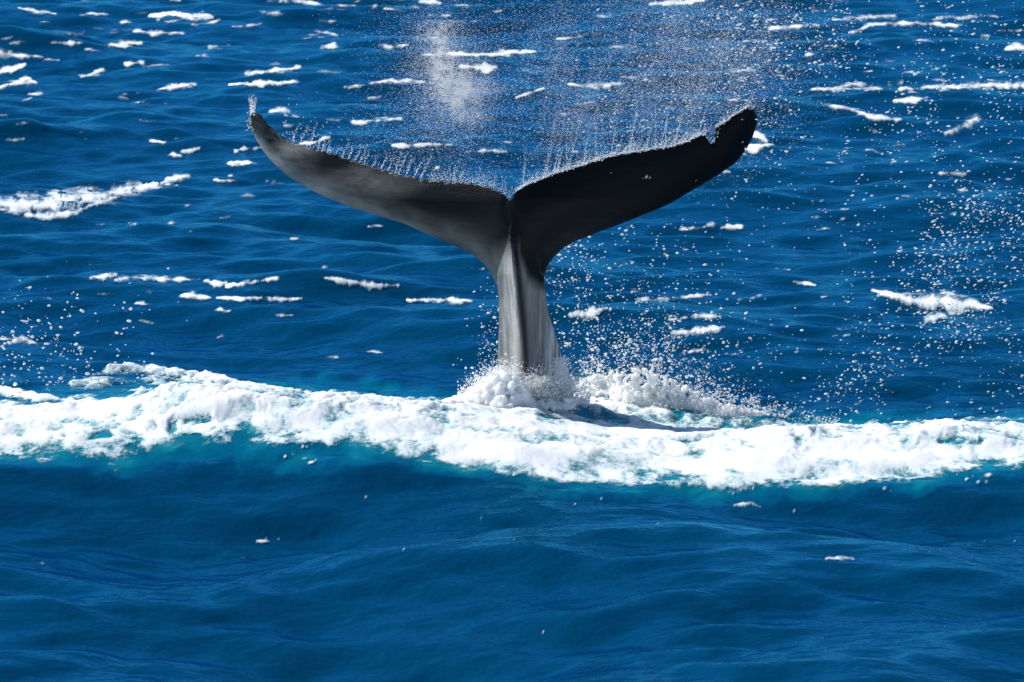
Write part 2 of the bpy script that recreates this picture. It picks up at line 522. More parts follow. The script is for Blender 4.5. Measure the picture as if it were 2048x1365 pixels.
# ------------------------------------------------------------------ white foam on the swell
def build_foam_band():
    y = np.arange(-7.2, 2.4, 0.024)
    x = np.arange(-6.2, 6.2, 0.0135)
    X, Y = np.meshgrid(x, y, indexing='ij')
    Z = H(X, Y)
    wx = X + 0.10 * fbm(X * 3, Y * 3, 51, 3); wy = Y + 0.16 * fbm(X * 3, Y * 3, 55, 3)
    px, py = project(X, Y, Z)
    n_edge = fbm(wx * 2.6, wy * 1.8, 61, 5, 0.55)
    sd = band_sd(px, py)
    wisp = fbm(wx * 2.2, wy * 1.5, 81, 5, 0.6)
    fine = fbm(wx * 7.0, wy * 4.5, 85, 4, 0.6)
    rise = np.minimum(np.minimum(0.12 + sd / 24.0, 0.70), 0.16 + (np.interp(px, BOT[:, 0], BOT[:, 1]) - py) / 62.0)
    rise = rise - 0.3 * np.clip(polyline(px, py, [(1085, 838, 16), (1180, 838, 26), (1300, 845, 26), (1450, 855, 16), (1620, 862, 8)]) * 1.5, 0, 1)
    c = rise + 0.85 * n_edge * sstep(75, 5, sd) + 1.0 * wisp * sstep(-5, 40, sd) + (0.30 + 0.3 * sstep(50, 5, sd)) * fine
    lace = billow(wx * 3.4, wy * 2.2, 71, 4)
    hole = 1.15 * blob(px, py, 405, 855, 80, 20) + 0.55 * blob(px, py, 250, 872, 160, 26) + 0.8 * blob(px, py, 1920, 886, 70, 9) \
        + 0.30 * blob(px, py, 560, 815, 120, 14) + 0.2 * blob(px, py, 1180, 890, 130, 14) + 0.2 * blob(px, py, 1450, 910, 140, 10)
    c = c - hole * (0.25 + 0.9 * sstep(0.55, 0.0, lace))
    # the broken crest behind on the left
    sd2 = polyline(px, py, [(150, 775, 12), (230, 752, 20), (300, 750, 20), (380, 763, 22), (470, 778, 16), (560, 787, 12), (600, 788, 5)])
    c2 = np.minimum(sd2, 0.35) + 1.3 * fbm(wx * 3.2, wy * 1.6, 91, 5, 0.62) - 0.12
    c2 = np.maximum(c2, polyline(px, py, [(-60, 772, 10), (30, 790, 12), (80, 800, 8), (150, 806, 3)]) - 0.1 + 1.2 * fbm(wx * 4.0, wy * 2.0, 97, 5, 0.6))
    c2 = np.maximum(c2, polyline(px, py, [(215, 738, 4), (265, 737, 9), (330, 745, 10), (420, 760, 12), (520, 780, 9), (585, 788, 5)]) * 1.0 + 1.1 * fbm(wx * 4.5, wy * 2.5, 95, 5, 0.6) - 0.1)
    c = np.maximum(c, c2)
    # foam thrown about the foot of the tail
    cover = np.clip(c, 0, 1)
    crest = sstep(60, 5, np.abs(py - np.interp(px, TOP[:, 0], TOP[:, 1])))
    puff = 0.017 * billow(wx * 1.8, wy * 1.4, 101, 4, 0.5) + (0.005 + 0.022 * crest) * billow(wx * 5, wy * 4.0, 111, 4)
    big = 0.03 * fbm(X * 0.9, Y * 0.8, 121, 2)
    inside = sstep(0.0, 0.9, cover) * (0.08 + 0.92 * sstep(5, 80, np.interp(px, BOT[:, 0], BOT[:, 1]) - py))
    Z2 = Z + 0.007 + cover * 0.004 + inside * np.maximum(puff + big + 0.02, -0.01)
    V = np.stack([X, Y, Z2], -1).reshape(-1, 3)
    V, Q, at = cull(V, grid_quads(*X.shape), (cover > 0.02).ravel(), {'cover': cover.ravel()})
    o = mesh_np('sea_foam', V, Q, mat=M_FOAM, attrs=at)
    tag(o, 'wide band of churned white foam along the swell in front of the whale', 'foam', kind='stuff')


build_foam_band()

# ------------------------------------------------------------------ whale
L_TRAIL = [(501, 224), (512, 223), (521, 227), (529, 238), (549, 259), (567, 274), (592, 286), (635, 296), (674, 309), (714, 321), (747, 332),
           (780, 342), (813, 350), (845, 357), (878, 360), (911, 362), (944, 365), (977, 372), (1004, 383), (1022, 398)]
L_LEAD = [(498, 230), (497, 240), (499, 255), (513, 282), (529, 307), (549, 330), (575, 353), (615, 377), (654, 397), (694, 412), (733, 425),
          (773, 437), (813, 450), (845, 465), (878, 478), (911, 493), (944, 509), (968, 528), (982, 547), (992, 572)]
R_TRAIL = [(1505, 214), (1494, 214), (1474, 226), (1448, 244), (1430, 254), (1428, 280), (1420, 289), (1410, 268), (1395, 271), (1376, 281),
           (1343, 292), (1310, 296), (1277, 302), (1244, 306), (1211, 314), (1178, 324), (1145, 335), (1112, 344), (1079, 358),
           (1046, 371), (1029, 382), (1022, 396)]
R_LEAD = [(1510, 218), (1516, 232), (1514, 250), (1507, 272), (1494, 298), (1474, 325), (1441, 348), (1408, 368), (1376, 387), (1343, 407), (1310, 422),
          (1277, 435), (1244, 448), (1211, 460), (1178, 473), (1145, 486), (1128, 496), (1112, 510), (1098, 529), (1090, 552)]
XC = 1030.0
MPP = 45.6 / F          # metres per photo pixel at the whale


def resample(P, n, bias=None):
    P = np.array(P, float)
    d = np.concatenate([[0], np.cumsum(np.hypot(*np.diff(P, axis=0).T))])
    t = np.linspace(0, 1, n) * d[-1]
    return np.stack([np.interp(t, d, P[:, 0]), np.interp(t, d, P[:, 1])], -1)


def fluke(trail, lead, extra, side):
    n = 170; mS = 26
    T = resample(trail, n); Ld = resample(lead, n)
    # ragged trailing edge
    jag = fbm(np.linspace(0, 55, n), np.zeros(n) + side, 131, 3, 0.7)
    amp = np.interp(np.linspace(0, 1, n), [0, 0.06, 0.8, 0.95, 1], [3, 5, 5, 2, 0])
    J = np.append(np.clip(jag * amp * 1.5, -4, 4), 0)
    T = np.vstack([T, extra[0]]); Ld = np.vstack([Ld, extra[1]])
    n += 1
    s = np.concatenate([np.linspace(0, 1, mS) ** 1.3])
    rows = []
    for i in range(n):
        t = min(i / (n - 1), 1)
        th = np.interp(t, [0, 0.08, 0.35, 0.75, 1], [0.035, 0.06, 0.10, 0.17, 0.25])
        chord = np.hypot(*(T[i] - Ld[i]))
        th = min(th, chord * MPP * 0.45)
        ring = []
        for face in (-1, 1):
            ss = s if face < 0 else s[::-1][1:-1]
            for q in ss:                                   # q: 0 leading, 1 trailing
                p = Ld[i] * (1 - q) + T[i] * q
                p[1] += J[i] * q ** 14
                prof = (2.6 * math.sqrt(max(q, 0)) * (1 - q) ** 1.15) * 0.5 * th + 0.007
                if q == 0: prof = 0
                span = abs(p[0] - XC) * MPP
                Yd = np.interp(p[1], [400, 570], [-0.46, -0.16]) + DIH[side] * span - 0.10 * (q - 0.3) * min(1, span) - 0.06 * math.sin(math.pi * min(1, q)) * 0.8
                ring.append((p[0], p[1], Yd + face * prof))
        rows.append(ring)
    R = np.array(rows)
    P = unproject(R[..., 0], R[..., 1], R[..., 2])
    m = P.shape[1]
    V = P.reshape(-1, 3)
    i = np.arange(n * m).reshape(n, m)
    j = np.roll(i, -1, 1)
    Q = np.stack([i[:-1], j[:-1], j[1:], i[1:]], -1).reshape(-1, 4)
    return V, Q, [i[0], i[-1]]


DIH = {-1: 0.92, 1: 0.36}
ROWS = [  # y, left, right, keel x, keel depth, back depth
    (452, 1016, 1026, 1020, 0.05, 0.05), (470, 1013, 1028, 1020, 0.12, 0.10), (500, 1007, 1042, 1023, 0.19, 0.16), (530, 1000, 1066, 1026, 0.24, 0.20),
    (550, 994, 1088, 1028, 0.26, 0.24), (575, 995, 1090, 1031, 0.28, 0.26), (600, 998, 1092, 1033, 0.29, 0.28), (640, 998, 1101, 1037, 0.31, 0.30),
    (680, 997, 1114, 1041, 0.33, 0.33), (720, 995, 1125, 1043, 0.36, 0.36), (760, 991, 1138, 1046, 0.39, 0.39), (820, 984, 1156, 1049, 0.43, 0.44),
    (900, 974, 1178, 1053, 0.48, 0.50), (980, 964, 1198, 1058, 0.52, 0.54)]


def stock():
    m = 72
    R = []
    for (y, l, r, k, kd, bd) in ROWS:
        c = (l + r) / 2; w = (r - l) / 2
        ring = []
        for a in np.linspace(0, 2 * np.pi, m, endpoint=False):
            ca, sa = math.cos(a), math.sin(a)
            x = c + w * np.sign(ca) * abs(ca) ** 0.85
            if sa < 0:                                  # towards the viewer: keel ridge
                u = (x - k) / ((r - k) if x > k else (k - l))
                d = -1.25 * kd * (0.74 * (1 - abs(u) ** 1.25) + 0.26 * math.exp(-(u / 0.22) ** 2) * (1 - abs(u)) - (0.10 * math.exp(-((u - 0.30) / 0.14) ** 2) if u > 0 else 0))
            else:
                d = bd * abs(sa) ** 0.8
            ring.append((x, y, np.interp(y, [400, 560, 800], [-0.46, -0.24, 0.12]) + d))
        R.append(ring)
    R = np.array(R)
    P = unproject(R[..., 0], R[..., 1], R[..., 2])
    n = len(ROWS)
    i = np.arange(n * m).reshape(n, m)
    j = np.roll(i, -1, 1)
    Q = np.stack([i[:-1], j[:-1], j[1:], i[1:]], -1).reshape(-1, 4)
    return P.reshape(-1, 3), Q, [i[0], i[-1]]


def remesh(parts, voxel, smooth_it=2, fac=0.5):
    bm = bmesh.new()
    for V, Q, caps in parts:
        vs_ = [bm.verts.new(v) for v in V]
        for q in Q:
            try: bm.faces.new([vs_[k] for k in q])
            except ValueError: pass
        for c in caps:
            try: bm.faces.new([vs_[k] for k in c])
            except ValueError: pass
    bmesh.ops.recalc_face_normals(bm, faces=bm.faces)
    me = bpy.data.meshes.new('tmp'); bm.to_mesh(me); bm.free()
    o = bpy.data.objects.new('tmp', me); COL.objects.link(o)
    r = o.modifiers.new('r', 'REMESH'); r.mode = 'VOXEL'; r.voxel_size = voxel
    if smooth_it:
        s_ = o.modifiers.new('s', 'SMOOTH'); s_.iterations = smooth_it; s_.factor = fac
    dg = bpy.context.evaluated_depsgraph_get()
    me2 = bpy.data.meshes.new_from_object(o.evaluated_get(dg))
    bpy.data.objects.remove(o); bpy.data.meshes.remove(me)
    me2.polygons.foreach_set('use_smooth', np.ones(len(me2.polygons), bool))
    return me2


def build_whale():
    parts = [fluke(L_TRAIL, L_LEAD, ((1036, 404), (1046, 566)), -1),
             fluke(R_TRAIL, R_LEAD, ((1014, 408), (1046, 566)), 1), stock()]
    me = remesh(parts, 0.0125, 3)
    n = len(me.vertices)
    co = np.empty(n * 3, np.float32); me.vertices.foreach_get('co', co); co = co.reshape(-1, 3)
    px, py = project(co[:, 0].astype(float), co[:, 1].astype(float), co[:, 2].astype(float))
    # grey pigment with sun and shade painted in: the left blade and the sides of the tail stock; the right blade is black
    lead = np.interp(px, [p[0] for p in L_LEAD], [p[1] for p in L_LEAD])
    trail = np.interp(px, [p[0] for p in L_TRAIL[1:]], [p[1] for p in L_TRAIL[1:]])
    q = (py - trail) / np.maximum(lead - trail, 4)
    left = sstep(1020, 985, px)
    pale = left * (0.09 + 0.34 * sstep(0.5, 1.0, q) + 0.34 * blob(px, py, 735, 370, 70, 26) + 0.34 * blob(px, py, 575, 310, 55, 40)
                   - 0.15 * blob(px, py, 650, 325, 60, 22) - 0.12 * blob(px, py, 880, 400, 120, 50)) * (0.85 + 0.5 * sstep(820, 600, px) - 0.45 * sstep(820, 990, px) * sstep(520, 470, py))  # mottled skin; bright lower edge and dim inner end are painted light
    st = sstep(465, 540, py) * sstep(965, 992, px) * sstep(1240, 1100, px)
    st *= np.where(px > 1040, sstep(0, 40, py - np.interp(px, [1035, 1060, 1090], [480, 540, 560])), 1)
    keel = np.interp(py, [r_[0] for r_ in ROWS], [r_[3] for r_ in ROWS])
    st_p = 1.0 - 0.42 * sstep(keel - 2, keel + 6, px) - 0.56 * np.exp(-((px - keel - 9) / 7) ** 2) - 0.5 * sstep(1011, 1001, px)  # painted sun left of the keel, painted shade on ridge, right face, left rim
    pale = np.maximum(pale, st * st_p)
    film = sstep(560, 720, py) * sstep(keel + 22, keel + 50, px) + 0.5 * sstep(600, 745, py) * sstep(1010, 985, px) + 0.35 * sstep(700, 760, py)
    for k, a in (('pale', np.clip(pale, 0, 1)), ('film', np.clip(film, 0, 1)), ('stalk', np.clip(st, 0, 1))):
        at = me.attributes.new(k, 'FLOAT', 'POINT'); at.data.foreach_set('value', a.astype(np.float32))
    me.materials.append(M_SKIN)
    root = bpy.data.objects.new('whale', None); COL.objects.link(root)
    root.location = (0.16, 0.12, 0.0)
    tag(root, 'raised whale tail with spread dark flukes standing out of the white foam', 'whale')
    body = bpy.data.objects.new('body', me); COL.objects.link(body)
    me.name = 'body'
    body.parent = root
    body.matrix_parent_inverse = root.matrix_basis.inverted() if False else body.matrix_parent_inverse
    body.location = (-0.16, -0.12, 0.0)
    # barnacles on the right blade
    bar, tb, outb, N = nodes('barnacle_shell')
    p = N('ShaderNodeBsdfPrincipled'); p.inputs['Base Color'].default_value = (0.62, 0.58, 0.55, 1); p.inputs['Roughness'].default_value = 0.6
    tb.links.new(p.outputs[0], outb.inputs[0])
    bvh_src = body
    dg = bpy.context.evaluated_depsgraph_get()
    from mathutils.bvhtree import BVHTree
    bvh = BVHTree.FromPolygons([tuple(v) for v in co], [tuple(f.vertices) for f in me.polygons])
    for (bx, by, r_) in ((1293, 354, 0.014), (1222, 346, 0.008), (1392, 362, 0.008), (1300, 356, 0.010), (1286, 357, 0.007)):
        d = Vector(unproject(bx, by, 5.0) - CAM).normalized()
        loc, nor, fi, dist = bvh.ray_cast(Vector(CAM), d)
        if loc is None: continue
        bm = bmesh.new()
        rings = [(1.0, 0.0), (0.82, 0.35), (0.55, 0.6), (0.42, 0.62), (0.36, 0.40)]
        nn = 10; prev = None
        X_ = nor.orthogonal().normalized(); Y_ = nor.cross(X_)
        for rr, hh in rings:
            cur = [bm.verts.new(loc - nor * 0.004 + (X_ * math.cos(a) * 1.5 + Y_ * math.sin(a)) * rr * r_ * (1 + 0.12 * math.cos(5 * a)) + nor * hh * r_)
                   for a in np.linspace(0, 2 * np.pi, nn, endpoint=False)]
            if prev:
                for k in range(nn): bm.faces.new([prev[k], prev[(k + 1) % nn], cur[(k + 1) % nn], cur[k]])
            prev = cur
        bm.faces.new(prev)
        mb = bpy.data.meshes.new('barnacle'); bm.to_mesh(mb); bm.free()
        mb.materials.append(bar)
        ob = bpy.data.objects.new('barnacle', mb); COL.objects.link(ob)
        ob.parent = root; ob.location = (-0.16, -0.12, 0.0)


build_whale()

# ------------------------------------------------------------------ drops in the air
OCT_V = np.array([(1, 0, 0), (-1, 0, 0), (0, 1, 0), (0, -1, 0), (0, 0, 1), (0, 0, -1)], float)
OCT_T = np.array([(0, 2, 4), (2, 1, 4), (1, 3, 4), (3, 0, 4), (2, 0, 5), (1, 2, 5), (3, 1, 5), (0, 3, 5)])
TET_V = np.array([(1, 1, 1), (1, -1, -1), (-1, 1, -1), (-1, -1, 1)], float) * 0.8
TET_T = np.array([(0, 1, 2), (0, 3, 1), (0, 2, 3), (1, 3, 2)])
_p = (1 + 5 ** 0.5) / 2
ICO_V = np.array([(-1, _p, 0), (1, _p, 0), (-1, -_p, 0), (1, -_p, 0), (0, -1, _p), (0, 1, _p), (0, -1, -_p), (0, 1, -_p),
                  (_p, 0, -1), (_p, 0, 1), (-_p, 0, -1), (-_p, 0, 1)], float) / math.hypot(1, _p)
ICO_T = np.array([(0, 11, 5), (0, 5, 1), (0, 1, 7), (0, 7, 10), (0, 10, 11), (1, 5, 9), (5, 11, 4), (11, 10, 2), (10, 7, 6), (7, 1, 8),
                  (3, 9, 4), (3, 4, 2), (3, 2, 6), (3, 6, 8), (3, 8, 9), (4, 9, 5), (2, 4, 11), (6, 2, 10), (8, 6, 7), (9, 8, 1)])


def drops(name, P, R, mat, label, cat, stretch=1.4, tilt=12, big=False, cover=None, tiny=False):
    P = np.asarray(P, float); R = np.asarray(R, float)
    B, T = (TET_V, TET_T) if tiny else (ICO_V, ICO_T) if big else (OCT_V, OCT_T)
    n = len(P)
    ax = np.radians(tilt + rng.normal(0, 14, n))
    st = 1 + (stretch - 1) * rng.uniform(0.3, 1.6, n)
    lx = B[None, :, 0] * (R * st)[:, None]; lz = B[None, :, 2] * R[:, None] * rng.uniform(0.8, 1.05, (n, 1)); ly = B[None, :, 1] * R[:, None]
    if big:
        w = rng.uniform(0.82, 1.18, lx.shape)
        lx = lx * w; ly = ly * w; lz = lz * w
    c, s = np.cos(ax)[:, None], np.sin(ax)[:, None]
    V = np.stack([P[:, 0:1] + lx * c - lz * s, P[:, 1:2] + ly, P[:, 2:3] + lx * s + lz * c], -1).reshape(-1, 3)
    tr = (T[None] + (np.arange(n) * len(B))[:, None, None]).reshape(-1, 3)
    o = mesh_np(name, V, tris=tr, mat=mat, attrs={'cover': np.ones(len(V))} if cover else None)
    tag(o, label, cat, kind='stuff')
    return o


def rejection(n, box, dens, seed):
    r = np.random.default_rng(seed)
    out = []
    tot = 0
    while tot < n:
        x = r.uniform(box[0], box[2], 4 * n); y = r.uniform(box[1], box[3], 4 * n)
        k = r.uniform(0, 1, 4 * n) < dens(x, y)
        out.append(np.stack([x[k], y[k]], -1)); tot += k.sum()
    return np.concatenate(out)[:n]


def radii(n, lo, mid, hi, seed):
    r = np.random.default_rng(seed)
    return np.clip(np.exp(r.normal(math.log(mid), 0.55, n)), lo, hi) * MPP


def above_sea(P, R):
    k = P[:, 2] > H(P[:, 0], P[:, 1]) + 0.01
    return P[k], R[k]


def spray_right():
    def dens(x, y):
        c = fbm(x / 130, y / 170, 201, 3)
        d = 1.0 * blob(x, y, 1760, 800, 190, 75) + 0.55 * blob(x, y, 1930, 640, 190, 190) + 0.6 * blob(x, y, 2020, 480, 130, 130) \
            + 0.24 * blob(x, y, 1640, 110, 190, 150) + 0.16 * blob(x, y, 1900, 180, 180, 160) + 0.10 + 0.30 * blob(x, y, 1500, 100, 120, 130)
        d = d * (0.62 + 1.5 * c)
        d *= 1 - 0.85 * blob(x, y, 1600, 560, 170, 140)
        return np.clip(d, 0, 1) * sstep(1380, 1500, x)
    p = rejection(4900, (1400, -60, 2300, 850), dens, 301)
    r = np.random.default_rng(302)
    Y = r.uniform(-1.6, 2.6, len(p))
    P = unproject(p[:, 0], p[:, 1], Y)
    R = radii(len(p), 0.4, 0.88, 2.3, 303)
    P, R = above_sea(P, R)
    drops('spray', P, R, M_DROP, 'glittering white water drops flung into the air right of the tail', 'spray', 1.8, 14, True)


def spray_left():
    def dens(x, y):
        d = blob(x, y, 20, 760, 200, 90) + 0.5 * blob(x, y, 40, 640, 150, 90) + 0.16 * blob(x, y, 220, 660, 130, 90)
        return np.clip(d * (0.6 + 1.4 * fbm(x / 60, y / 60, 211, 3)), 0, 1)
    p = rejection(560, (-260, 520, 420, 820), dens, 311)
    r = np.random.default_rng(312)
    P = unproject(p[:, 0], p[:, 1], r.uniform(-1.0, 1.8, len(p)))
    R = radii(len(p), 0.6, 1.4, 3.8, 313)
    P, R = above_sea(P, R)
    drops('spray', P, R, M_DROP, 'round white drops in the air over the foam at the left edge', 'spray', 1.25, 5, True)


def spray_stock():
    def dens(x, y):
        d = 0.7 * blob(x, y, 975, 680, 26, 90) + 0.5 * blob(x, y, 960, 745, 30, 30) + 0.8 * blob(x, y, 1135, 560, 55, 90) + 0.8 * blob(x, y, 1180, 690, 80, 60) \
            + 0.35 * blob(x, y, 1300, 560, 120, 110) + 0.5 * blob(x, y, 1380, 680, 120, 50)
        return np.clip(d * (0.6 + 1.2 * fbm(x / 40, y / 60, 221, 3)), 0, 1)
    p = rejection(1500, (900, 430, 1520, 800), dens, 321)
    r = np.random.default_rng(322)
    P = unproject(p[:, 0], p[:, 1], r.uniform(-0.1, 1.6, len(p)))
    R = radii(len(p), 0.5, 1.0, 3.0, 323)
    P, R = above_sea(P, R)
    drops('spray', P, R, M_DROP, 'fine drops hanging in the air on both sides of the tail stock', 'spray', 1.5, 10)


def mist():
    def dens(x, y):
        streak = fbm(x / 55 + y / 160, y / 200, 231, 3) + 0.5 * fbm(x / 17 + y / 90, y / 260, 235, 2) * sstep(60, 240, y)
        d = 0.95 * blob(x, y, 885, 130, 22, 55) + 1.0 * blob(x, y, 925, 178, 34, 30) + 0.6 * blob(x, y, 950, 225, 30, 30) + 0.40 * blob(x, y, 900, 150, 80, 90) \
            + 0.20 * blob(x, y, 870, 260, 130, 90) + 0.12 * blob(x, y, 860, 60, 110, 80)
        d2 = 0.32 * blob(x, y, 1330, 60, 250, 130) + 0.36 * blob(x, y, 1250, 230, 180, 90) + 0.30 * blob(x, y, 1430, 150, 120, 120) + 0.16 * blob(x, y, 1120, 160, 90, 130)
        return np.clip(d * (0.8 + 0.5 * streak) + d2 * (0.75 + 0.8 * streak), 0, 1)
    p = rejection(85000, (600, -60, 1700, 400), dens, 331)
    r = np.random.default_rng(332)
    P = unproject(p[:, 0], p[:, 1], r.uniform(0.8, 3.4, len(p)))
    R = radii(len(p), 0.16, 0.35, 0.7, 333)
    drops('mist', P, R, M_MIST, 'pale veil of fine mist drifting in the air above the flukes', 'mist', 1.4, 12, tiny=True)
    pl = rejection(24000, (780, 40, 1060, 320), lambda x, y: np.clip((0.9 * blob(x, y, 882, 125, 14, 45) + 0.8 * blob(x, y, 918, 178, 26, 22) + 0.25 * blob(x, y, 880, 60, 40, 60) + 0.5 * blob(x, y, 955, 178, 40, 12)
                                                                      + 0.6 * blob(x, y, 918, 210, 14, 24) + 0.30 * blob(x, y, 900, 165, 55, 60) + 0.25 * blob(x, y, 950, 235, 25, 14)) * (0.7 + 1.2 * fbm(x / 16, y / 14, 251, 3)), 0, 1), 336)
    P = unproject(pl[:, 0], pl[:, 1], 2.4 + r.normal(0, 0.22, len(pl)))
    drops('mist', P, radii(len(pl), 0.16, 0.36, 0.7, 337), M_MIST, 'white puff of blown mist hanging above the notch of the flukes', 'mist', 1.4, 12, tiny=True)
    q = rejection(1500, (950, -40, 1600, 400), lambda x, y: np.clip((0.5 * blob(x, y, 1450, 120, 170, 170) + 0.4 * blob(x, y, 1280, 220, 170, 100)) * (0.6 + 1.3 * fbm(x / 50, y / 80, 241, 3)), 0, 1), 334)
    P = unproject(q[:, 0], q[:, 1], r.uniform(0.9, 2.4, len(q)))
    drops('spray', P, radii(len(q), 0.4, 0.8, 2.2, 335), M_DROP, 'small bright drops sprinkled in the air above the right fluke', 'spray', 1.5, 15)


def streamers():
    r = np.random.default_rng(341)
    P = []; R = []
    segs = []

    def edge_y(side, x):
        E = L_TRAIL[2:] if side < 0 else [p for p in R_TRAIL[::-1]]
        return np.interp(x, [p[0] for p in E], [p[1] for p in E])

    def chain(x, h, lean, side, size, n):
        y0 = edge_y(side, x) + 3
        Y0 = -0.46 + DIH[side] * abs(x - XC) * MPP - 0.07
        ph = r.uniform(0, 6.3); wob = r.uniform(1.0, 3.0)
        for k in range(n):
            t = (k / n) ** 0.85
            xx = x + lean * t * h + wob * math.sin(ph + 5 * t) * t + r.normal(0, 0.5 + 2.0 * t)
            yy = y0 - h * t + r.normal(0, 1.0)
            P.append((xx, yy, Y0 + r.normal(0, 0.03 + 0.08 * t)))
            R.append(size * (1.15 - 0.75 * t) * r.uniform(0.5, 1.3))
    x = 585.0
    while x < 1016:
        u = (x - 585) / 430
        h = r.uniform(14, 46) * (1.0 if x < 860 else 0.8)
        if x < 650: h *= 1.15
        chain(x, h, r.uniform(0.1, 0.55), -1, 0.95 if x < 860 else 0.8, int(h * (1.3 if x < 850 else 0.6)))
        x += r.uniform(6, 17) if x < 850 else r.uniform(2.0, 4.5)
    x = 1032.0
    while x < 1410:
        h = r.uniform(8, 30)
        chain(x, h, r.uniform(0.5, 1.1), 1, 1.0, int(h * 1.0))
        if r.uniform() < 0.24: chain(x, r.uniform(50, 160), r.uniform(0.0, 0.3), 1, 0.75, 110)
        x += r.uniform(2.2, 5.5)
    for x in np.arange(1428, 1508, 4.0): chain(x, r.uniform(8, 26), r.uniform(0.2, 0.8), 1, 1.1, 14)
    for k in range(5): chain(507 + r.uniform(-5, 8), r.uniform(20, 46), r.uniform(-0.1, 0.1), -1, 1.5, 36)
    for k in range(60): P.append((r.normal(503, 5), r.uniform(222, 262), 1.66)); R.append(r.uniform(0.7, 1.5))
    # thin sheet of water clinging to the right trailing edge
    for x in np.arange(1030, 1500, 0.8):
        P.append((x, edge_y(1, x) - r.uniform(-1.5, 2.0), -0.46 + DIH[1] * abs(x - XC) * MPP - 0.10)); R.append(r.uniform(0.4, 0.95))
    # loose scatter over both edges
    for k in range(1500):
        x = r.uniform(860, 1440); side = -1 if x < 1020 else 1
        t = r.exponential(0.33)
        P.append((x + 22 * t, edge_y(side, x) - 70 * t * r.uniform(0.5, 1.2), -0.30 + 0.34 * abs(x - XC) * MPP + r.normal(0, 0.2))); R.append(r.uniform(0.3, 0.85))
    for k in range(260):
        x = r.uniform(560, 860); t = r.exponential(0.35)
        P.append((x + 14 * t, edge_y(-1, x) - 60 * t, -0.30 + 0.90 * abs(x - XC) * MPP + r.normal(0, 0.2))); R.append(r.uniform(0.4, 1.3))
    P = np.array(P); R = np.array(R) * MPP
    drops('water_streamers', unproject(P[:, 0], P[:, 1], P[:, 2]), R, M_DROP, 'fringe of water drops streaming up off the trailing edge of the flukes', 'water drops', 1.3, 55)


spray_right(); spray_left(); spray_stock(); mist(); streamers()


# ------------------------------------------------------------------ splashes at the foot of the tail
def ico_cluster(C, R):
    parts = []
    for c, r_ in zip(C, R):
        parts.append((ICO_V * r_ + c, [], []))
    return parts


def lump_mesh(name, C, R, voxel, label, cat):
    n = len(C)
    V = (ICO_V[None] * np.asarray(R)[:, None, None] + np.asarray(C)[:, None, :]).reshape(-1, 3)
    tr = (ICO_T[None] + (np.arange(n) * 12)[:, None, None]).reshape(-1, 3)
    src = mesh_np('tmp', V, tris=tr)
    m_ = src.modifiers.new('r', 'REMESH'); m_.mode = 'VOXEL'; m_.voxel_size = voxel
    s_ = src.modifiers.new('s', 'SMOOTH'); s_.iterations = 9; s_.factor = 0.5
    dg = bpy.context.evaluated_depsgraph_get()
    me = bpy.data.meshes.new_from_object(src.evaluated_get(dg))
    bpy.data.objects.remove(src)
    k = len(me.vertices)
    co = np.empty(k * 3, np.float32); me.vertices.foreach_get('co', co); co = co.reshape(-1, 3).astype(float)
    d = 0.022 * fbm(co[:, 0] * 14 + co[:, 1] * 5, co[:, 2] * 14 - co[:, 1] * 7, 401, 3)
    no = np.empty(k * 3, np.float32); me.vertices.foreach_get('normal', no); no = no.reshape(-1, 3)
    co = co + no * d[:, None]
    me.vertices.foreach_set('co', co.astype(np.float32).ravel())
    me.polygons.foreach_set('use_smooth', np.ones(len(me.polygons), bool))
    at = me.attributes.new('cover', 'FLOAT', 'POINT'); at.data.foreach_set('value', np.ones(k, np.float32))
    me.name = name
    me.materials.append(M_SPLASH)
    o = bpy.data.objects.new(name, me); COL.objects.link(o)
    return tag(o, label, cat, kind='stuff')


def splash_base():
    r = np.random.default_rng(411)
    C = []; R = []
    # heap of foam in front and to the left of the tail
    prof_x = [880, 930, 955, 985, 1005, 1030, 1045, 1060, 1085, 1110, 1140, 1165]
    prof_y = [804, 788, 766, 748, 741, 748, 764, 786, 796, 794, 792, 800]
    for k in range(1500):
        x = r.uniform(885, 1150)
        if x > 1065 and r.uniform() < 0.55: continue
        top = np.interp(x, prof_x, prof_y)
        y = top + 6 + (812 - top) * r.uniform(0, 1)
        f = (y - top) / 60
        Yd = -0.42 - 0.25 * f + r.normal(0, 0.08)
        p = unproject(x, y, Yd); C.append(p); R.append(r.uniform(0.026, 0.05) * (0.6 if x > 1065 else 1))
    lump_mesh('splash', C, R, 0.010, 'lumpy heap of white water piled against the foot of the tail', 'splash')
    # drops round the heap
    n = 4200
    x = r.uniform(915, 1180, n); top = np.interp(x, prof_x, prof_y)
    y = top - r.exponential(9, n) + 6
    P = unproject(x, y, r.uniform(-0.6, -0.3, n))
    drops('spray', P, radii(n, 0.3, 0.8, 2.8, 412), M_DROP, 'white drops thrown up round the heap of foam at the tail foot', 'spray', 1.2, 20)

    q = rejection(24000, (1030, 715, 1175, 812), lambda x, y: np.clip((0.9 * blob(x, y, 1112, 778, 40, 24) + 0.8 * blob(x, y, 1072, 780, 34, 20) + 0.35 * blob(x, y, 1122, 735, 14, 40))
                                                                       * (0.7 + 1.1 * fbm(x / 18, y / 14, 261, 3)), 0, 1), 413)
    P = unproject(q[:, 0], q[:, 1], -0.48 + r.normal(0, 0.06, len(q)))
    drops('mist', P, radii(len(q), 0.3, 0.62, 1.3, 414), M_MIST, 'thin veil of spray washing round the foot of the tail', 'mist', 1.3, 70)


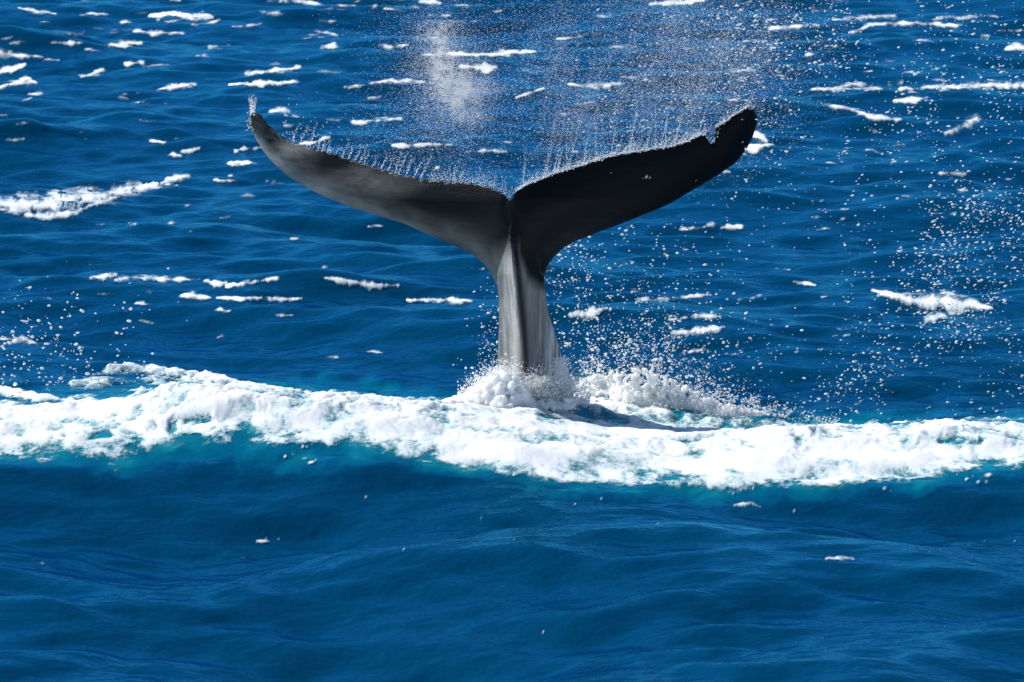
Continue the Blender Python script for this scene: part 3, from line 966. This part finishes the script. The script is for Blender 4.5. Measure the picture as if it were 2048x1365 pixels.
def splash_right():
    r = np.random.default_rng(421)
    px_ = [1150, 1175, 1210, 1250, 1290, 1330, 1370, 1420, 1470, 1520, 1580, 1640]
    py_ = [775, 750, 742, 738, 735, 748, 772, 795, 812, 824, 836, 846]
    by_ = [792, 800, 812, 820, 827, 832, 838, 842, 846, 850, 853, 856]
    base_y = hit(px_, by_)[:, 1]
    C = []; R = []
    for k in range(4200):
        x = r.uniform(1150, 1600)
        t = np.interp(x, px_, py_); b = np.interp(x, px_, by_)
        f = r.uniform(0, 1) ** 0.75
        y = t + (b - t) * f
        if r.uniform() > 0.25 + 0.9 * f and fbm(np.array([x / 22]), np.array([y / 18]), 431, 2)[0] < 0.02: continue
        C.append(unproject(x, y, np.interp(x, px_, base_y) + 0.16 + abs(r.normal(0, 0.14)))); R.append(r.uniform(0.011, 0.030) * (0.75 + 0.6 * f))
    lump_mesh('splash', C, R, 0.0095, 'burst of white water leaping up to the right of the tail', 'splash')
    n = 15000
    x = r.uniform(1140, 1680, n)
    t = np.interp(x, px_, py_); b = np.interp(x, px_, by_)
    y = b - (b - t) * np.abs(r.normal(0.5, 0.62, n)) * 1.25
    w = fbm(x / 16, y / 14, 441, 3) > -0.12
    x, y = x[w], y[w]
    P = unproject(x, y, np.interp(x, px_, base_y) + r.uniform(0.0, 0.7, len(x)))
    drops('spray', P, radii(len(x), 0.3, 0.85, 3.6, 442), M_DROP, 'shower of white drops round the burst of water right of the tail', 'spray', 1.2, 30)


splash_base(); splash_right()


# ------------------------------------------------------------------ whitecaps: each patch of foam lies on the sea where it is seen
def biggest(k):
    """the largest patch of a mask (steps along rows and columns), so that a whitecap stays one piece"""
    lab = np.where(k, np.arange(k.size).reshape(k.shape) + 1, 0)
    while True:
        p = np.pad(lab, 1)
        n = np.maximum.reduce([p[i:i + k.shape[0], j:j + k.shape[1]] for i in range(3) for j in range(3)])
        n = np.where(k, n, 0)
        if (n == lab).all(): break
        lab = n
    c = np.bincount(lab.ravel()); c[0] = 0
    return lab == c.argmax()


def cap_patch(pts, seed, strength=1.0, lace=0.0, main=False):
    P = np.array(pts, float)
    pad = 2.0
    xs = np.concatenate([P[:, 0] - P[:, 2] * pad, P[:, 0] + P[:, 2] * pad, P[:, 0], P[:, 0]])
    ys = np.concatenate([P[:, 1], P[:, 1], P[:, 1] - P[:, 2] * pad, P[:, 1] + P[:, 2] * pad])
    W = hit(xs, ys)
    D = W[:, 1] + 45
    a = W[:, 0] / D
    mx = 0.002
    wpx = xs.max() - xs.min()
    nx = int(np.clip(wpx / 1.3, 14, 260)); ny = int(np.clip((ys.max() - ys.min()) * 1.6, 14, 90))
    A, DD = np.meshgrid(np.linspace(a.min() - mx, a.max() + mx, nx), np.linspace(D.min() - 0.3, D.max() + 0.3, ny), indexing='ij')
    X = A * DD; Y = DD - 45
    Z = H(X, Y)
    px, py = project(X, Y, Z)
    sc = 45.0 / DD
    n1 = fbm(px / 34 + seed * 3.1, Y * 1.5 + seed, 501, 5, 0.66)
    n2 = fbm(px / 22 + seed, Y * 1.1, 511, 4, 0.6)
    px2 = px + 7 * fbm(px / 26, Y * 0.8, 521, 2); py2 = py + 2.5 * fbm(px / 22 + seed, Y * 0.7, 531, 2)
    m = polyline(px2, py2, [(p[0], p[1], p[2] * 1.08) for p in P])
    amp = float(np.clip(1.75 - 0.05 * P[:, 2].max(), 0.75, 1.6))
    c = np.clip((0.06 + 0.75 * m + amp * n1 - 0.9 * lace * sstep(0.0, 0.35, n2 - 0.1)) * strength, 0, 1) * (m > -0.9)
    c = np.clip(c, 0, 1)
    hgt = 0.05 * P[:, 2].mean() * DD.mean() / F
    Z2 = Z + 0.008 + 0.008 * c + c * hgt * 1.0
    V = np.stack([X, Y, Z2], -1).reshape(-1, 3)
    keep = c > 0.03
    if main:
        keep = biggest(keep)
    return cull(V, grid_quads(nx, ny), keep.ravel(), {'cover': c.ravel()})


def whitecap(label, pts, strength=1.0, lace=0.0, seed=[0]):
    seed[0] += 1
    V, Q, at = cap_patch(pts, seed[0], strength, lace, True)
    if len(Q) == 0: return
    c = V.mean(0); c[2] = V[:, 2].min()
    o = mesh_np('whitecap', V - c, Q, mat=M_CAP, attrs=at)
    o.location = c
    tag(o, label, 'whitecap', 'whitecaps on the blue sea behind the whale')


CAPS = [
    ('bright double lobed whitecap near the top edge, left part of the photo', [(300, 34, 3), (350, 28, 8), (372, 33, 7), (395, 35, 9), (426, 35, 4)], 1.3, 0),
    ('oblong bright whitecap just below the double lobed one at upper left', [(215, 91, 4), (250, 89, 7), (280, 88, 4)], 1.2, 0),
    ('dim short foam streak to the left of the oblong bright whitecap', [(105, 88, 3), (140, 88, 5), (165, 88, 3)], 0.9, 0),
    ('ragged dim streak between the double lobed whitecap and the oblong one', [(265, 66, 4), (300, 68, 6), (365, 67, 3)], 0.85, 0.1),
    ('thin bent foam streak in the top left corner', [(38, 18, 2), (65, 22, 6), (108, 30, 3)], 0.95, 0),
    ('tapering foam wedge at the left edge, topmost of the three there', [(-20, 100, 8), (15, 112, 8), (85, 116, 3)], 0.9, 0.1),
    ('curved foam patch at the left edge, middle one of the three there', [(-15, 148, 6), (20, 140, 8), (50, 132, 3)], 1.2, 0),
    ('humped foam patch at the left edge, lowest of the three there', [(-5, 178, 4), (35, 166, 7), (52, 159, 9), (72, 166, 4)], 1.2, 0),
    ('slanting foam dash left of and above the left fluke tip, in open water', [(162, 155, 3), (190, 149, 6), (208, 141, 5)], 0.9, 0),
    ('small foam patch with a dot above it in the upper left', [(250, 130, 4), (285, 126, 4)], 1.1, 0),
    ('feathered foam streak above the left fluke tip, upper of the pair', [(490, 148, 3), (560, 142, 6), (600, 136, 4)], 1.0, 0.1),
    ('long level foam streak right above the left fluke tip, lower of the pair', [(460, 171, 2), (520, 168, 6), (595, 166, 4)], 1.2, 0),
    ('broken foam streak ending left of the pair above the left fluke tip', [(312, 180, 4), (350, 176, 7), (392, 172, 4)], 1.0, 0.2),
    ('sloping foam streak at the top edge above the left fluke', [(560, 4, 3), (620, 6, 4), (645, 14, 6), (660, 18, 3)], 1.0, 0),
    ('small dash of foam under the sloping streak at the top edge', [(522, 25, 3), (550, 27, 4), (575, 28, 3)], 0.9, 0),
    ('short thick foam dash with a fleck below, above the middle of the left fluke', [(642, 99, 5), (668, 93, 6)], 1.1, 0),
    ('foam streak touching the lower edge of the left fluke tip from the left', [(470, 303, 4), (500, 299, 6), (545, 292, 4)], 1.3, 0),
    ('lens shaped whitecap below and left of the left fluke tip', [(456, 328, 3), (482, 327, 6), (512, 329, 3)], 1.2, 0),
    ('small jagged whitecap off the end of the long lacy streak', [(430, 363, 3), (458, 364, 5), (476, 362, 5)], 1.1, 0),
    ('faint rounded foam smudge right of the left fluke tip', [(543, 224, 5), (560, 221, 8), (578, 225, 5)], 0.75, 0),
    ('short foam streak seen through the drops behind the left trailing edge', [(602, 290, 3), (630, 285, 5), (658, 278, 4)], 1.1, 0),
    ('long lacy streak of foam rising to the right at the left edge', [(-30, 408, 16), (60, 412, 26), (150, 398, 24), (220, 392, 16), (270, 378, 14), (320, 368, 12), (375, 354, 6)], 1.05, 0.85),
    ('lower fringe of foam under the long lacy streak at the left edge', [(50, 432, 5), (95, 437, 9), (150, 428, 6), (190, 410, 5), (235, 396, 5)], 1.1, 0.3),
    ('pale foam fleck to the left of a matching pair, left of the left fluke', [(298, 283, 3), (314, 285, 5), (328, 287, 3)], 1.0, 0),
    ('upper fleck of the slanting pair left of the left fluke', [(362, 306, 4), (398, 299, 5)], 0.9, 0),
    ('lower fleck of the slanting pair left of the left fluke', [(330, 315, 3), (345, 312, 5), (360, 314, 3)], 1.0, 0),
    ('long thin foam line crossing the drifting mist above the flukes', [(845, 112, 3), (900, 110, 5), (950, 112, 4), (1020, 106, 6), (1078, 105, 3)], 1.25, 0),
    ('short rounded whitecap under the long thin line, right of the mist plume', [(925, 136, 5), (960, 137, 8), (990, 138, 7)], 1.3, 0),
    ('wavy foam streak left of the mist plume', [(690, 176, 3), (730, 172, 4), (755, 165, 3), (800, 164, 6), (850, 165, 3)], 1.1, 0),
    ('foam streak right of the mist plume, midway between both flukes', [(1140, 172, 4), (1190, 176, 6), (1240, 169, 5)], 1.05, 0),
    ('tapering whitecap upper left of the mist plume', [(757, 92, 3), (785, 95, 6), (812, 92, 3)], 1.0, 0),
    ('slanted whitecap at the top edge left of the mist plume', [(712, 19, 5), (752, 13, 5)], 1.1, 0),
    ('curved whitecap cut by the top edge above the mist plume', [(838, 4, 4), (860, 6, 6), (882, 8, 4)], 1.0, 0),
    ('short whitecap near the top edge above the centre', [(905, 8, 4), (935, 12, 5)], 0.9, 0),
    ('long whitecap along the top edge right of the centre', [(1298, 11, 3), (1340, 8, 6), (1405, 4, 4)], 1.1, 0),
    ('narrow diagonal foam line between mist plume and right fluke', [(1033, 197, 2.5), (1085, 180, 3)], 0.9, 0),
    ('foam streak low above the left blade next to the notch', [(787, 294, 4), (815, 294, 6), (850, 292, 4), (905, 291, 3)], 1.1, 0),
    ('faint foam arrow above the middle of the left blade', [(708, 246, 5), (755, 243, 4), (800, 240, 4)], 0.85, 0),
    ('small foam streak over the notch between the flukes', [(930, 306, 3), (985, 304, 4), (1010, 304, 3)], 0.85, 0),
    ('level whitecap amid the drops above the right fluke tip', [(1542, 59, 4), (1575, 57, 7), (1610, 55, 5)], 1.0, 0),
    ('upper of two long stacked foam lines at upper right', [(1670, 41, 4), (1730, 37, 5), (1788, 33, 4)], 0.95, 0),
    ('forked lower of two long stacked foam lines at upper right', [(1708, 67, 4), (1740, 52, 4), (1800, 48, 5), (1870, 49, 5), (1925, 52, 3)], 1.05, 0),
    ('short foam dash to the right of the two stacked lines', [(1870, 38, 4), (1955, 35, 4)], 0.85, 0),
    ('peaked foam streak right of the right fluke tip', [(1625, 182, 3), (1680, 178, 6), (1702, 171, 8), (1765, 180, 3)], 0.95, 0),
    ('longest foam line, running off the right edge', [(1800, 180, 4), (1880, 176, 5), (1960, 173, 7), (2080, 172, 8)], 1.1, 0),
    ('thick bright dash just under the longest foam line', [(1790, 204, 3), (1815, 203, 8), (1855, 198, 4)], 1.15, 0),
    ('forked whitecap with two tails right of the right fluke tip', [(1645, 212, 4), (1690, 217, 5), (1722, 228, 6), (1740, 237, 6), (1800, 241, 4)], 0.85, 0.1),
    ('steep cloudy whitecap near the right edge below the longest line', [(1892, 268, 5), (1925, 256, 13), (1952, 240, 11)], 0.9, 0),
    ('bright lump of foam cut by the right edge near the top', [(2014, 98, 5), (2040, 97, 9), (2075, 97, 9)], 1.2, 0),
    ('upper half of the bright foam patch split in two behind the right fluke tip', [(1500, 268, 7), (1518, 274, 10), (1534, 284, 4)], 1.3, 0),
    ('lower half of the bright foam patch split in two behind the right fluke tip', [(1484, 302, 7), (1510, 297, 9), (1545, 292, 3)], 1.3, 0),
    ('small whitecap with a soft tail below the right fluke', [(1440, 458, 4), (1465, 456, 7), (1484, 455, 4)], 1.0, 0),
    ('broken faint foam left of the soft tailed whitecap below the right fluke', [(1360, 460, 3), (1395, 459, 5), (1425, 450, 5)], 0.75, 0.3),
    ('slim foam line alone in calm water at the right', [(1878, 348, 2), (1905, 351, 4), (1932, 352, 3)], 0.85, 0),
    ('big cloud shaped whitecap in the middle of the right side', [(1742, 584, 5), (1790, 594, 9), (1830, 604, 13), (1870, 606, 20), (1900, 607, 22), (1930, 610, 15), (1985, 620, 3)], 1.35, 0),
    ('wispy foot of foam hanging below the cloud shaped whitecap', [(1842, 655, 3), (1856, 643, 9), (1885, 632, 9)], 0.75, 0.2),
    ('blob of foam beside the tail stock on its right', [(1138, 632, 7), (1165, 630, 12), (1190, 627, 10), (1215, 618, 4)], 1.05, 0),
    ('faint level streak farther right of the tail stock', [(1275, 602, 4), (1340, 600, 6), (1420, 592, 3)], 0.75, 0.2),
    ('smeared double streak above the burst of white water', [(1345, 668, 5), (1400, 664, 8), (1445, 656, 5)], 0.9, 0.3),
    ('thin streak above the smeared double streak on the right', [(1340, 642, 3), (1390, 634, 7), (1440, 636, 4)], 0.75, 0.3),
    ('short hooked foam line left of the cloud shaped whitecap', [(1587, 567, 2), (1612, 569, 3), (1627, 573, 3)], 0.95, 0),
    ('first lacy patch of the broken line at middle left', [(180, 558, 4), (205, 556, 7), (232, 552, 5)], 0.95, 0.4),
    ('second and longest lacy patch of the broken line at middle left', [(228, 562, 6), (275, 556, 6), (330, 562, 6), (402, 560, 3)], 0.95, 0.4),
    ('short thick patch in the broken line at middle left', [(412, 565, 4), (430, 567, 6), (450, 570, 6)], 1.15, 0),
    ('rising streak of the broken line left of the tail stock', [(452, 574, 4), (500, 568, 6), (555, 559, 5)], 1.05, 0),
    ('crumbled patch at the right end of the broken line', [(645, 558, 4), (690, 565, 6), (740, 573, 8), (795, 574, 6)], 1.0, 0.5),
    ('wedge shaped whitecap on the lower line at middle left', [(366, 593, 4), (388, 594, 8), (420, 598, 3)], 1.25, 0),
    ('long slim foam line on the lower line at middle left', [(432, 598, 3), (475, 600, 5), (520, 598, 4), (560, 601, 5), (605, 599, 3)], 1.1, 0),
    ('foam tongue just left of the tail stock', [(815, 602, 3), (880, 603, 5), (915, 602, 8), (940, 605, 4)], 0.95, 0.2),
    ('small hump of foam among the drops at the left edge', [(25, 686, 4), (45, 678, 8), (72, 690, 4)], 0.85, 0.1),
    ('grey fleck of foam on the near face of the swell', [(1468, 1014, 4), (1500, 1009, 7), (1522, 1015, 3)], 0.75, 0.3),
    ('thin scrap of foam in the near water at the right', [(1655, 1121, 3), (1680, 1118, 5), (1706, 1121, 4)], 0.75, 0.5),
    ('tiny broken line of bubbles in the near water at the left', [(510, 1086, 2), (535, 1085, 2.5), (556, 1082, 2.5)], 0.8, 0.5),
]
for (lab, pts, stg, lace) in CAPS:
    whitecap(lab, pts, stg, lace)


def flecks():
    r = np.random.default_rng(601)
    VV = []; QQ = []; CC = []; off = 0

    def add(pts, stg, lace=0.0):
        nonlocal off
        V, Q, at = cap_patch(pts, r.integers(1000), stg, lace)
        if len(Q) == 0: return
        VV.append(V); QQ.append(Q + off); CC.append(at['cover']); off += len(V)
    for k in range(250):
        y = -20 + 500 * r.uniform() ** 1.9
        x = r.uniform(-80, 2130)
        if r.uniform() < 0.15: y = r.uniform(400, 740)
        w = r.uniform(4, 22) * (1.4 if y < 200 else 0.8)
        th = r.uniform(1.5, 4.0)
        sl = r.normal(0, 0.10)
        add([(x - w, y + sl * w, th * 0.6), (x, y, th), (x + w, y - sl * w + r.normal(0, 1), th * 0.6)], r.uniform(0.35, 0.85))
    for k in range(34):                                   # bubbles and specks on the near water
        y = r.uniform(985, 1340) if r.uniform() < 0.5 else r.uniform(985, 1130); x = r.uniform(-50, 2100)
        w = r.uniform(1.5, 4)
        add([(x - w, y + r.normal(0, 1.0), 0.7), (x + w, y, 1.0)], r.uniform(0.6, 1.0))
    for (x0, y0, x1, y1, n) in ((505, 880, 630, 920, 16), (160, 925, 260, 940, 7), (1450, 985, 1540, 975, 12), (1590, 970, 1660, 966, 16), (1740, 970, 1790, 1000, 10), (1900, 955, 1990, 965, 12)):
        for k in range(n):                                # broken bits at the lower edge of the foam band
            t = r.uniform(); x = x0 + (x1 - x0) * t + r.normal(0, 5); y = y0 + (y1 - y0) * t + r.normal(0, 5)
            w = r.uniform(1.5, 7)
            add([(x - w, y + r.normal(0, 1.5), r.uniform(0.4, 1.4)), (x, y, r.uniform(0.8, 2)), (x + w, y + r.normal(0, 1.5), r.uniform(0.3, 1))], r.uniform(0.7, 1.2))
    o = mesh_np('foam_flecks', np.concatenate(VV), np.concatenate(QQ), mat=M_CAP, attrs={'cover': np.concatenate(CC)})
    tag(o, 'tiny scattered flecks of foam all over the blue sea', 'foam', kind='stuff')


flecks()
